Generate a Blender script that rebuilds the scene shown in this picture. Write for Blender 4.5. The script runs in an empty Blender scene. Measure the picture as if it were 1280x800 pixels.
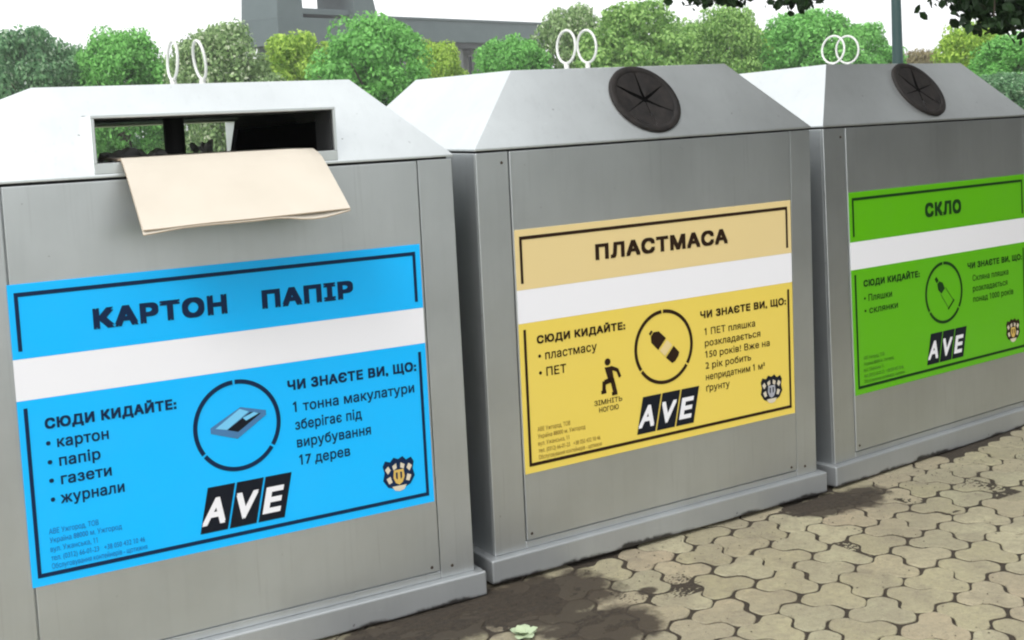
import bpy, bmesh, math, random
from mathutils import Vector, Matrix, noise
R = math.radians
rnd = random.Random(7)
sc = bpy.context.scene
col = sc.collection

# ------------------------------------------------------------------ camera
cam_d = bpy.data.cameras.new('camera')
cam = bpy.data.objects.new('camera', cam_d); col.objects.link(cam)
cam_d.sensor_width = 36.0
cam_d.lens = 1504.175 / 1280 * 36.0
cam_d.shift_x = 32.936 / 1280
cam_d.shift_y = -105.354 / 1280
cam_d.clip_start = 0.05; cam_d.clip_end = 2000
CAM = Vector((-1.95413, -3.44614, 1.53899))
cam.matrix_world = Matrix.Translation(CAM) @ Matrix.Rotation(-0.52406, 4, 'Z') @ Matrix.Rotation(math.pi/2 - 0.08879, 4, 'X') @ Matrix.Rotation(-0.0592, 4, 'Z')
sc.camera = cam

# ------------------------------------------------------------------ light
SUN_EL, SUN_AZ = R(50), R(-122)          # azimuth from +Y, clockwise: the veiled sun stands to the left, in front of the bins
world = bpy.data.worlds.new('World'); sc.world = world
world.use_nodes = True
nt = world.node_tree; nt.nodes.clear()
sky = nt.nodes.new('ShaderNodeTexSky'); sky.sky_type = 'NISHITA'; sky.sun_disc = False
sky.sun_elevation = SUN_EL; sky.sun_rotation = SUN_AZ
sky.air_density = 1.0; sky.dust_density = 4.0; sky.ozone_density = 1.0
hs = nt.nodes.new('ShaderNodeHueSaturation'); hs.inputs['Saturation'].default_value = 0.12
hs.inputs['Value'].default_value = 1.8
bg = nt.nodes.new('ShaderNodeBackground'); bg.inputs['Strength'].default_value = 0.15
wo = nt.nodes.new('ShaderNodeOutputWorld')
ov = nt.nodes.new('ShaderNodeMix'); ov.data_type = 'RGBA'; ov.inputs[0].default_value = .65; ov.inputs[7].default_value = (8.0, 8.15, 8.3, 1)   # even cloud cover over the clear sky
nt.links.new(sky.outputs[0], hs.inputs['Color']); nt.links.new(hs.outputs[0], ov.inputs[6]); nt.links.new(ov.outputs[2], bg.inputs['Color']); nt.links.new(bg.outputs[0], wo.inputs[0])
sun_d = bpy.data.lights.new('sun', 'SUN'); sun_d.energy = 0.9; sun_d.angle = R(25); sun_d.color = (1.0, 0.97, 0.92)
sun = bpy.data.objects.new('sun', sun_d); col.objects.link(sun)
sdir = Vector((math.sin(SUN_AZ)*math.cos(SUN_EL), math.cos(SUN_AZ)*math.cos(SUN_EL), math.sin(SUN_EL)))
sun.rotation_euler = sdir.to_track_quat('Z', 'Y').to_euler()
sc.view_settings.view_transform = 'Standard'; sc.view_settings.look = 'None'
sc.view_settings.exposure = 0.45; sc.view_settings.gamma = 1.0
sc.view_settings.use_curve_mapping = False
sc.cycles.filter_width = 2.1; sc.cycles.max_bounces = 8; sc.cycles.use_denoising = True

# ------------------------------------------------------------------ materials
def lin(r, g, b):
    f = lambda c: (c/255/12.92) if c/255 <= .04045 else ((c/255+.055)/1.055)**2.4
    return (f(r), f(g), f(b), 1)
def mat(name, c, rough=.5, metal=0., spec=.5):
    m = bpy.data.materials.new(name); m.use_nodes = True
    b = m.node_tree.nodes['Principled BSDF']
    b.inputs['Base Color'].default_value = c if len(c) == 4 else (*c, 1)
    b.inputs['Roughness'].default_value = rough; b.inputs['Metallic'].default_value = metal
    b.inputs['Specular IOR Level'].default_value = spec
    return m
class N:
    """small node helper"""
    def __init__(s, m): s.t = m.node_tree; s.b = s.t.nodes['Principled BSDF']
    def n(s, ty, **k):
        x = s.t.nodes.new(ty)
        for a, v in k.items():
            if a.startswith('i_'): x.inputs[a[2:].replace('_', ' ')].default_value = v
            else: setattr(x, a, v)
        return x
    def l(s, a, b): s.t.links.new(a, b)
    def noise(s, scale, detail=4, rough=.55, coord=None, vec=None):
        x = s.n('ShaderNodeTexNoise'); x.inputs['Scale'].default_value = scale; x.inputs['Detail'].default_value = detail; x.inputs['Roughness'].default_value = rough
        if coord is not None: s.l(coord, x.inputs['Vector'])
        return x.outputs['Fac']
    def ramp(s, fac, stops):
        x = s.n('ShaderNodeValToRGB'); s.l(fac, x.inputs['Fac'])
        e = x.color_ramp.elements
        while len(e) < len(stops): e.new(.5)
        for k, (p, c) in enumerate(stops): e[k].position = p; e[k].color = c if len(c) == 4 else (*c, 1)
        return x.outputs['Color']
    def mix(s, fac, a, b, mode='MIX'):
        x = s.n('ShaderNodeMix', data_type='RGBA', blend_type=mode)
        for v, i in ((fac, 0), (a, 6), (b, 7)):
            if isinstance(v, (int, float)): x.inputs[i].default_value = v
            elif isinstance(v, tuple): x.inputs[i].default_value = v
            else: s.l(v, x.inputs[i])
        return x.outputs[2]
    def math(s, op, a, b=0., clamp=False):
        x = s.n('ShaderNodeMath', operation=op, use_clamp=clamp)
        for v, i in ((a, 0), (b, 1)):
            if isinstance(v, (int, float)): x.inputs[i].default_value = v
            else: s.l(v, x.inputs[i])
        return x.outputs[0]
    def bump(s, h, strength=.3, dist=.01):
        x = s.n('ShaderNodeBump'); x.inputs['Strength'].default_value = strength; x.inputs['Distance'].default_value = dist
        s.l(h, x.inputs['Height']); s.l(x.outputs[0], s.b.inputs['Normal'])
    def coord(s, kind='Object', scale=None):
        c = s.n('ShaderNodeTexCoord').outputs[kind]
        if scale:
            m = s.n('ShaderNodeMapping'); m.inputs['Scale'].default_value = scale; s.l(c, m.inputs['Vector']); return m.outputs[0]
        return c
    def pos(s): return s.n('ShaderNodeNewGeometry').outputs['Position']

def paint(name, base, rough, dirt=0.0, metal=.25):
    m = mat(name, base, rough, metal, .5); h = N(m)
    c = h.coord('Object'); st = h.coord('Object', (9, 9, .7)); fine = h.noise(160, 2, .6, c)
    blot = h.noise(2.2, 5, .6, c); streak = h.noise(3, 4, .6, st)
    dk = tuple(v*.92 for v in base[:3])+(1,); lt = tuple(min(1, v*1.05) for v in base[:3])+(1,)
    cc = h.mix(h.ramp(blot, [(.35, (0, 0, 0)), (.68, (1, 1, 1))]), dk, lt)
    cc = h.mix(h.math('MULTIPLY', h.ramp(streak, [(.5, (0, 0, 0)), (.75, (1, 1, 1))]), .12), cc, tuple(v*.62 for v in base[:3])+(1,))
    if dirt:
        sep = h.n('ShaderNodeSeparateXYZ'); h.l(h.coord('Object'), sep.inputs[0])
        z = sep.outputs[2]
        edge = h.math('ADD', z, h.math('MULTIPLY', h.math('MULTIPLY', h.noise(16, 5, .7, c), h.ramp(h.noise(2.6, 3, .6, c), [(.42, (.12, .12, .12)), (.62, (1, 1, 1))])), -dirt))
        f = h.ramp(edge, [(.0, (1, 1, 1)), (.010, (0, 0, 0))])
        cc = h.mix(h.math('MULTIPLY', f, .92), cc, (.022, .017, .013, 1))
    scr = h.n('ShaderNodeTexNoise'); scr.inputs['Scale'].default_value = 7; scr.inputs['Detail'].default_value = 6; scr.inputs['Distortion'].default_value = 1.2
    h.l(h.coord('Object', (1.2, 1.2, 14)), scr.inputs['Vector'])
    cc = h.mix(h.math('MULTIPLY', h.ramp(scr.outputs['Fac'], [(.70, (0, 0, 0)), (.74, (1, 1, 1))]), .22), cc, tuple(min(1, v*1.3) for v in base[:3])+(1,))
    runs = h.noise(5, 3, .6, h.coord('Object', (14, 14, .35)))
    cc = h.mix(h.math('MULTIPLY', h.ramp(runs, [(.62, (0, 0, 0)), (.70, (1, 1, 1))]), .13), cc, tuple(v*.5 for v in base[:3])+(1,))
    chips = h.ramp(h.noise(55, 2, .5, c), [(.765, (0, 0, 0)), (.785, (1, 1, 1))])
    cc = h.mix(h.math('MULTIPLY', chips, .55), cc, (.05, .045, .04, 1))
    h.l(cc, h.b.inputs['Base Color'])
    rr = h.n('ShaderNodeMapRange'); rr.inputs['To Min'].default_value = rough-.04; rr.inputs['To Max'].default_value = rough+.07
    h.l(blot, rr.inputs['Value']); h.l(rr.outputs[0], h.b.inputs['Roughness'])
    hh = h.math('ADD', h.math('MULTIPLY', h.noise(1.7, 2, .5, c), 1.0), h.math('MULTIPLY', fine, .012))
    h.bump(hh, .13, .02)
    return m
M = {}
M['paint'] = paint('silver_grey_paint', (.54, .565, .575, 1), .40, metal=.9)
M['roof'] = paint('pale_grey_roof_paint', (.63, .66, .66, 1), .36, metal=.85)
M['base'] = paint('grey_base_paint', (.42, .44, .45, 1), .48, dirt=.048, metal=.7)
M['dark'] = mat('dark_gap_steel', (.018, .019, .02), .7)  # dark steel; also the shade put into slot and eave gap
M['void'] = mat('black_backing', (.003, .003, .003), 1., 0, 0.)  # stands for the shade in hollows
M['inner'] = mat('bare_inner_steel', (.05, .052, .054), .6, .4)
M['screw'] = mat('rusty_screw', (.06, .045, .035), .6, .6)
M['ring'] = mat('white_painted_rod', (.58, .59, .56), .5)
m = mat('black_rubber', (.022, .021, .021), .7, 0, .25); h = N(m)
h.l(h.ramp(h.noise(25, 4, .6, h.coord()), [(.3, (.006, .0055, .0055)), (.75, (.022, .018, .016))]), h.b.inputs['Base Color']); h.bump(h.noise(60, 3, .5, h.coord()), .4, .004)
M['rubber'] = m
m = mat('brown_cardboard', (.55, .42, .28), .85); h = N(m)
cs = h.coord('Object', (1, 90, 90))
h.l(h.mix(h.noise(6, 4, .6, h.coord()), (.49, .44, .365, 1), (.595, .545, .465, 1)), h.b.inputs['Base Color'])
w = h.n('ShaderNodeTexWave'); w.inputs['Scale'].default_value = 45; w.bands_direction = 'X'; h.l(h.coord(), w.inputs['Vector'])
h.bump(h.noise(8, 3, .5, h.coord()), .25, .004)
M['card'] = m
M['card_edge'] = mat('cardboard_cut_edge', (.40, .31, .22), .9)
M['paper'] = mat('waste_paper', (.72, .72, .70), .8)

def film(name, c, fade=.06, rough=.32):
    m = mat(name, c, rough, 0, .28); h = N(m)
    k = h.ramp(h.noise(3.5, 5, .65, h.coord()), [(.3, (0, 0, 0)), (.75, (1, 1, 1))])
    h.l(h.mix(h.math('MULTIPLY', k, fade*2), c, tuple(v*.75+.12 for v in c[:3])+(1,)), h.b.inputs['Base Color'])
    h.bump(h.noise(5, 3, .5, h.coord()), .08, .01)
    return m
M['blue'] = film('blue_print', (.002, .44, .93, 1), .04)
M['yellow'] = film('yellow_print', (.74, .57, .10, 1))
M['cream'] = film('pale_cream_print', (.71, .56, .27, 1))  # bottle label colour; on the yellow title strip, reflected sheen painted in
M['green'] = film('green_print', (.10, .41, .003, 1), .03)
M['white'] = film('white_print', (.78, .78, .82, 1), .03)
M['navy'] = mat('navy_ink', (.004, .018, .06), .6, 0, .15)
M['brown'] = mat('dark_brown_ink', (.022, .010, .004), .6, 0, .15)
M['dgreen'] = mat('dark_green_ink', (.006, .035, .006), .6, 0, .15)
M['black'] = mat('black_ink', (.006, .008, .014), .6, 0, .15)
M['ltblue'] = mat('light_blue_ink', (.16, .52, .80), .4)
M['greyblue'] = mat('grey_blue_ink', (.05, .17, .36), .4)
M['gold'] = mat('gold_ink', (.62, .42, .10), .4)
M['grey_ink'] = mat('grey_ink', (.36, .37, .42), .5)
M['crest_cream'] = mat('cream_ink', (.62, .56, .44), .5)
M['smallblue'] = mat('mid_blue_ink', (.003, .12, .36), .4)
M['smallbrown'] = mat('ochre_ink', (.20, .12, .02), .4)
M['smallgreen'] = mat('mid_green_ink', (.03, .13, .008), .4)

# pavers, joints
m = mat('concrete_paver', (.4, .37, .3), .82, 0, .35); h = N(m)
oi = h.n('ShaderNodeObjectInfo'); p = h.pos()
tone = h.ramp(oi.outputs['Random'], [(0, (.275, .250, .155)), (.3, (.355, .328, .205)), (.55, (.335, .28, .19)), (.8, (.37, .345, .228)), (1, (.30, .287, .19))])
n1 = h.noise(2.3, 6, .65, p); n2 = h.noise(38, 5, .7, p); n3 = h.noise(260, 2, .5, p)
cc = h.mix(h.ramp(n1, [(.36, (1, 1, 1)), (.62, (0, 0, 0))]), tone, (.25, .225, .155, 1))
cc = h.mix(h.math('MULTIPLY', h.ramp(n2, [(.40, (0, 0, 0)), (.62, (1, 1, 1))]), .45), cc, (.19, .16, .115, 1))
cc = h.mix(h.math('MULTIPLY', h.ramp(h.noise(90, 4, .7, p), [(.58, (0, 0, 0)), (.66, (1, 1, 1))]), .5), cc, (.11, .09, .065, 1))
cc = h.mix(h.math('MULTIPLY', h.ramp(h.noise(5.5, 6, .7, p), [(.52, (0, 0, 0)), (.68, (1, 1, 1))]), .5), cc, (.15, .128, .095, 1))
cc = h.mix(h.math('MULTIPLY', h.ramp(n3, [(.55, (0, 0, 0)), (.68, (1, 1, 1))]), .45), cc, (.40, .37, .28, 1))
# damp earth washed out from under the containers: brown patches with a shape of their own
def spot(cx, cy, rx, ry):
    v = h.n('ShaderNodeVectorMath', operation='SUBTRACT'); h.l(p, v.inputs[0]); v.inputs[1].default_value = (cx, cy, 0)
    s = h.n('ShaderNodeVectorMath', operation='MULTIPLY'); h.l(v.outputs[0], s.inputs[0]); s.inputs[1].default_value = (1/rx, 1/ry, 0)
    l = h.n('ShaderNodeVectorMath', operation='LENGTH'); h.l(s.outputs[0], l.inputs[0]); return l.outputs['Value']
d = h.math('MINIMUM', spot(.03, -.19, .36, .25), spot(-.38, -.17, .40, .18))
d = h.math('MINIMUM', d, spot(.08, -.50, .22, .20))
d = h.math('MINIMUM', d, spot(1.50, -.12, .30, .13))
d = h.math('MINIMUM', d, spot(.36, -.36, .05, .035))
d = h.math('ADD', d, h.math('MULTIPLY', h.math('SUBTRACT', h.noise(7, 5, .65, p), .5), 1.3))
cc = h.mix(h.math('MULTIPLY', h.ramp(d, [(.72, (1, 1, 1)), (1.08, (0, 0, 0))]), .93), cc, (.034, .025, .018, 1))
h.l(cc, h.b.inputs['Base Color']); h.bump(h.math('ADD', n3, h.math('MULTIPLY', n2, 1.5)), .35, .004)
M['paver'] = m
m = mat('joint_soil', (.045, .03, .02), .95); h = N(m)
h.l(h.ramp(h.noise(60, 5, .7, h.pos()), [(.3, (.016, .012, .007)), (.7, (.052, .038, .024))]), h.b.inputs['Base Color']); h.bump(h.noise(220, 3, .6, h.pos()), .8, .006)
M['soil'] = m
m = mat('lawn_ground', (.07, .11, .03), .95); h = N(m)
h.l(h.ramp(h.noise(.35, 8, .7, h.pos()), [(.3, (.035, .065, .015)), (.7, (.10, .15, .04))]), h.b.inputs['Base Color']); M['lawn'] = m
M['kerb'] = mat('concrete_kerb', (.32, .31, .28), .85)
M['pole'] = mat('grey_green_pole_paint', (.026, .055, .054), .55, 0, .2)
M['glass_lamp'] = mat('lamp_glass', (.6, .6, .58), .2)
m = mat('bark', (.09, .065, .045), .9); h = N(m); h.bump(h.noise(12, 6, .7, h.coord()), .8, .05)
h.l(h.ramp(h.noise(6, 5, .6, h.coord('Object', (3, 3, .5))), [(.3, (.04, .03, .022)), (.7, (.13, .1, .075))]), h.b.inputs['Base Color']); M['bark'] = m

def leafmat(name, a, b, c2=None, trans=.45):
    m = bpy.data.materials.new(name); m.use_nodes = True
    t = m.node_tree; t.nodes.clear()
    o = t.nodes.new('ShaderNodeOutputMaterial'); g = t.nodes.new('ShaderNodeNewGeometry')
    r = t.nodes.new('ShaderNodeValToRGB'); e = r.color_ramp.elements
    e[0].color = (*a, 1); e[1].color = (*b, 1)
    if c2: x = e.new(.86); x.color = (*b, 1); e[-1].color = (*c2, 1)
    pb = t.nodes.new('ShaderNodeBsdfPrincipled'); pb.inputs['Roughness'].default_value = .6; pb.inputs['Specular IOR Level'].default_value = .25
    tr = t.nodes.new('ShaderNodeBsdfTranslucent'); mx = t.nodes.new('ShaderNodeMixShader'); mx.inputs[0].default_value = trans
    t.links.new(g.outputs['Random Per Island'], r.inputs[0]); t.links.new(r.outputs[0], pb.inputs['Base Color']); t.links.new(r.outputs[0], tr.inputs[0])
    t.links.new(pb.outputs[0], mx.inputs[1]); t.links.new(tr.outputs[0], mx.inputs[2]); t.links.new(mx.outputs[0], o.inputs[0])
    return m
LM = {
 'bright': leafmat('bright_green_leaves', (.08, .25, .045), (.32, .72, .20)),
 'mid':    leafmat('mid_green_leaves', (.09, .22, .04), (.44, .68, .22)),
 'dark':   leafmat('dark_green_leaves', (.045, .14, .06), (.22, .42, .20), (.5, .62, .46)),
 'pale':   leafmat('pale_speckled_leaves', (.08, .16, .05), (.38, .54, .24), (.74, .78, .6)),
 'yellow': leafmat('yellow_green_leaves', (.15, .30, .03), (.56, .76, .14)),
 'brown':  leafmat('reddish_brown_leaves', (.16, .13, .06), (.38, .34, .18)),
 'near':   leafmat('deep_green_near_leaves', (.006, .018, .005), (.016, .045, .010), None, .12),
}

# ------------------------------------------------------------------ object helpers
def new_obj(name, me, parent=None, material=None):
    o = bpy.data.objects.new(name, me); col.objects.link(o)
    if parent is not None: o.parent = parent
    if material is not None and me is not None and len(me.materials) == 0: me.materials.append(material)
    return o
def from_bm(name, bm, parent=None, material=None, smooth=False):
    bmesh.ops.recalc_face_normals(bm, faces=bm.faces[:])
    me = bpy.data.meshes.new(name); bm.to_mesh(me); bm.free()
    if smooth:
        for p_ in me.polygons: p_.use_smooth = True
    return new_obj(name, me, parent, material)
def empty(name, loc=(0, 0, 0), parent=None):
    o = bpy.data.objects.new(name, None); col.objects.link(o); o.location = loc; o.empty_display_size = .2
    if parent is not None: o.parent = parent
    return o
def tag(o, label, cat, group=None):
    o['label'] = label; o['category'] = cat
    if group: o['group'] = group
    return o
def box(bm, x0, x1, y0, y1, z0, z1, bev=0., seg=2):
    b = bmesh.new(); bmesh.ops.create_cube(b, size=1)
    for v in b.verts: v.co = Vector(((x0+x1)/2+v.co.x*(x1-x0), (y0+y1)/2+v.co.y*(y1-y0), (z0+z1)/2+v.co.z*(z1-z0)))
    if bev: bmesh.ops.bevel(b, geom=b.edges[:], offset=bev, segments=seg, profile=.5, affect='EDGES')
    me = bpy.data.meshes.new('t'); b.to_mesh(me); b.free(); bm.from_mesh(me); bpy.data.meshes.remove(me)
def tube(bm, pts, rad, seg=8, closed=False):
    rings = []
    n = len(pts); up0 = None
    for i, p_ in enumerate(pts):
        p_ = Vector(p_)
        a = Vector(pts[(i-1) % n] if (closed or i > 0) else pts[0]); b = Vector(pts[(i+1) % n] if (closed or i < n-1) else pts[-1])
        t = (b-a).normalized(); up = Vector((0, 0, 1)) if abs(t.z) < .95 else Vector((1, 0, 0))
        if up0 is not None: up = up0
        s = t.cross(up).normalized(); u = s.cross(t).normalized(); up0 = u
        r = rad[i] if isinstance(rad, (list, tuple)) else rad
        rings.append([bm.verts.new(p_+s*math.cos(2*math.pi*k/seg)*r+u*math.sin(2*math.pi*k/seg)*r) for k in range(seg)])
    m_ = n if closed else n-1
    for i in range(m_):
        A, B = rings[i], rings[(i+1) % n]
        for k in range(seg): bm.faces.new((A[k], A[(k+1) % seg], B[(k+1) % seg], B[k]))
    if not closed: bm.faces.new(rings[0]); bm.faces.new(rings[-1][::-1])

# ------------------------------------------------------------------ the ground
bm = bmesh.new()
bmesh.ops.create_grid(bm, x_segments=2, y_segments=2, size=260)
for v in bm.verts: v.co.z = -.10
g = from_bm('lawn', bm, None, M['lawn']); g['kind'] = 'structure'
bm = bmesh.new(); box(bm, -7, 10, -2.9, 4.4, -.3, -.0062)
bed = from_bm('soil', bm, None, M['soil']); bed['kind'] = 'structure'
pav = empty('pavement'); pav['kind'] = 'structure'
bm = bmesh.new(); box(bm, -7.0, 10.0, 4.42, 4.54, -.25, .035, .01)
k_ = from_bm('kerb', bm, None, M['kerb']); k_['kind'] = 'structure'

bm = bmesh.new(); box(bm, -7.0, 10.0, -3.06, -2.92, -.25, .004, .01)  # unseen kerb edging the added dark strip in front
k_ = from_bm('kerb', bm, None, M['kerb']); k_['kind'] = 'structure'
m = mat('asphalt', (.05, .05, .05), .9); h = N(m)
h.l(h.ramp(h.noise(120, 4, .7, h.pos()), [(.35, (.032, .032, .033)), (.7, (.075, .073, .07))]), h.b.inputs['Base Color']); h.bump(h.noise(180, 3, .6, h.pos()), .5, .006)
bm = bmesh.new(); box(bm, -30, 30, -9.5, -3.062, -.3, -.09)
k_ = from_bm('road', bm, None, m); k_['kind'] = 'structure'  # unseen dark surface added to dim what the lower panels reflect

RV = Vector((.02495, -.17599)); CV = Vector((-.32397, -.06473)); O0 = Vector((.74372, -.40938))
# unit vectors of the hexagon lattice: a along the row, b across (in units of the hexagon pitch p)
EA = RV/math.sqrt(3); EB = CV/3.0
def trefoil(orient, gap, rnds, seed):
    """outline of three merged hexagons, corners rounded; lobes along +a (orient=1) or -a (orient=-1)"""
    rr = random.Random(seed)
    cells = [(1/math.sqrt(3), 0), (-.5/math.sqrt(3), .5), (-.5/math.sqrt(3), -.5)]
    edges = {}
    def key(q): return (round(q[0], 3), round(q[1], 3))
    for cx_, cy_ in cells:
        vs = [(cx_+math.cos(R(60*k))/math.sqrt(3), cy_+math.sin(R(60*k))/math.sqrt(3)) for k in range(6)]
        for k in range(6):
            a, b = key(vs[k]), key(vs[(k+1) % 6])
            if (b, a) in edges: del edges[(b, a)]
            else: edges[(a, b)] = 1
    nx = {a: b for a, b in edges}; st = next(iter(nx)); loop = [st]; c_ = nx[st]
    while c_ != st: loop.append(c_); c_ = nx[c_]
    P_ = [Vector((orient*q[0], orient*q[1])) for q in loop]
    # offset inwards for the joint, then round each corner by cutting
    n = len(P_); Q = []
    for i in range(n):
        a, b, c = P_[i-1], P_[i], P_[(i+1) % n]
        d1 = (b-a).normalized(); d2 = (c-b).normalized(); n1_ = Vector((-d1.y, d1.x)); n2_ = Vector((-d2.y, d2.x))
        bis = (n1_+n2_); bis = bis/ (bis.length_squared/2)
        Q.append(b+bis*gap+Vector((rr.uniform(-1, 1), rr.uniform(-1, 1)))*.032)
    out = []
    for i in range(n):
        a, b, c = Q[i-1], Q[i], Q[(i+1) % n]
        p1 = b.lerp(a, rnds); p2 = b.lerp(c, rnds)
        for t in (0, .5, 1): out.append((p1*(1-t)**2+b*2*t*(1-t)+p2*t*t))
    return [EA*q.x+EB*q.y for q in out]
def paver_mesh(orient, seed):
    o1 = trefoil(orient, .043, .28, seed); cen = sum(o1, Vector((0, 0)))/len(o1)
    ar = sum(o1[i].x*o1[(i+1) % len(o1)].y-o1[(i+1) % len(o1)].x*o1[i].y for i in range(len(o1)))
    if ar < 0: o1 = o1[::-1]
    n = len(o1); v = []; rr = random.Random(seed+50)
    ctr = [q*.972+Vector((rr.uniform(-1, 1), rr.uniform(-1, 1)))*.0006 for q in o1]
    v += [(q.x, q.y, 0) for q in ctr]
    v += [(q.x, q.y, -.0025) for q in o1]
    v += [(q.x, q.y, -.016) for q in o1]
    f = [tuple(range(n))]
    for L in (0, n):
        for i in range(n): f.append((L+i, L+n+i, L+n+(i+1) % n, L+(i+1) % n))
    return v, f
PM = {}
for o_ in (1, -1):
    for s_ in range(7):
        v, f = paver_mesh(o_, s_*13+(o_+1)*100)
        me = bpy.data.meshes.new('paver'); me.from_pydata(v, [], f); me.materials.append(M['paver']); PM[o_, s_] = (me, v, f)
CI = cam.matrix_world.inverted()
def pix(w):
    v = CI @ Vector(w); fx = 1504.175
    if v.z > -.1: return (-9999, -9999)
    return (640-32.94+fx*v.x/-v.z, 400-105.35-fx*v.y/-v.z)
places = []
for i in range(-32, 44):
    for j in range(-32, 26):
        for o_ in (1, -1):
            q = O0+RV*i+CV*j
            if o_ == -1: q = q+CV*.5+RV*(.5/3)
            if not (-6.9 < q.x < 9.9 and -2.82 < q.y < 4.3): continue
            hole = (q-Vector((-.02, -.20))).length < .10 or (q-Vector((.355, -.395))).length < .001
            px, py = pix((q.x, q.y, 0))
            vis = -60 < px < 1340 and 480 < py < 860 and q.y < .18
            under = q.y > .05 and q.y < 1.05 and -1.55 < q.x < 3.2
            if under: continue
            places.append((q, o_, vis, hole, py))
vis_n = 0; sv, sf = [], []
for q, o_, vis, hole, py in sorted(places, key=lambda t: -t[4]):
    if hole: continue
    s_ = rnd.randrange(7); me, v, f = PM[o_, s_]
    ang = rnd.gauss(0, R(1.3)); dz = rnd.uniform(-.003, .0); dx, dy = rnd.gauss(0, .0018), rnd.gauss(0, .0018)
    if vis and vis_n < 300:
        ob = new_obj('paver', me, pav); ob.location = (q.x+dx, q.y+dy, dz-.001)
        ob.rotation_euler = (rnd.gauss(0, .006), rnd.gauss(0, .006), ang); vis_n += 1
    else:
        k = len(sv); ca, sa = math.cos(ang), math.sin(ang)
        sv += [(q.x+dx+x*ca-y*sa, q.y+dy+x*sa+y*ca, z+dz-.001) for x, y, z in v]
        sf += [tuple(k+t for t in ff) for ff in f]
me = bpy.data.meshes.new('paver_field'); me.from_pydata(sv, [], sf); me.materials.append(M['paver'])
ob = new_obj('paver_field', me, pav); ob['kind'] = 'stuff'
# loose soil that has washed over the joints by the containers
def soil_heap(cx, cy, rx, ry, hgt, seed):
    bm = bmesh.new(); bmesh.ops.create_grid(bm, x_segments=44, y_segments=44, size=1)
    for v in bm.verts:
        u, w_ = v.co.x, v.co.y; r_ = math.hypot(u, w_)
        nn = noise.fractal(Vector((u*2.2+seed, w_*2.2, 0)), 1, 2, 5)
        z = hgt*(1-(r_*1.15)**2+nn*1.0)-.004+noise.noise(Vector((u*14, w_*14, seed)))*.0018
        v.co = Vector((cx+u*rx, cy+w_*ry, max(z, -.0085) if z > -.0085 else -.009))
    return bm
for a_ in ((.0, -.17, .25, .17, .0045, 1), (-.36, -.13, .34, .15, .004, 5), (.11, -.50, .17, .13, .0025, 9), (1.46, -.09, .26, .11, .004, 14), (1.27, -.50, .13, .16, -.0005, 19), (.40, -.38, .15, .09, .0, 23), (1.9, -.30, .22, .18, -.0008, 31)):
    o = from_bm('washed_soil', soil_heap(*a_), None, M['soil'], True); o['kind'] = 'stuff'

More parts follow.
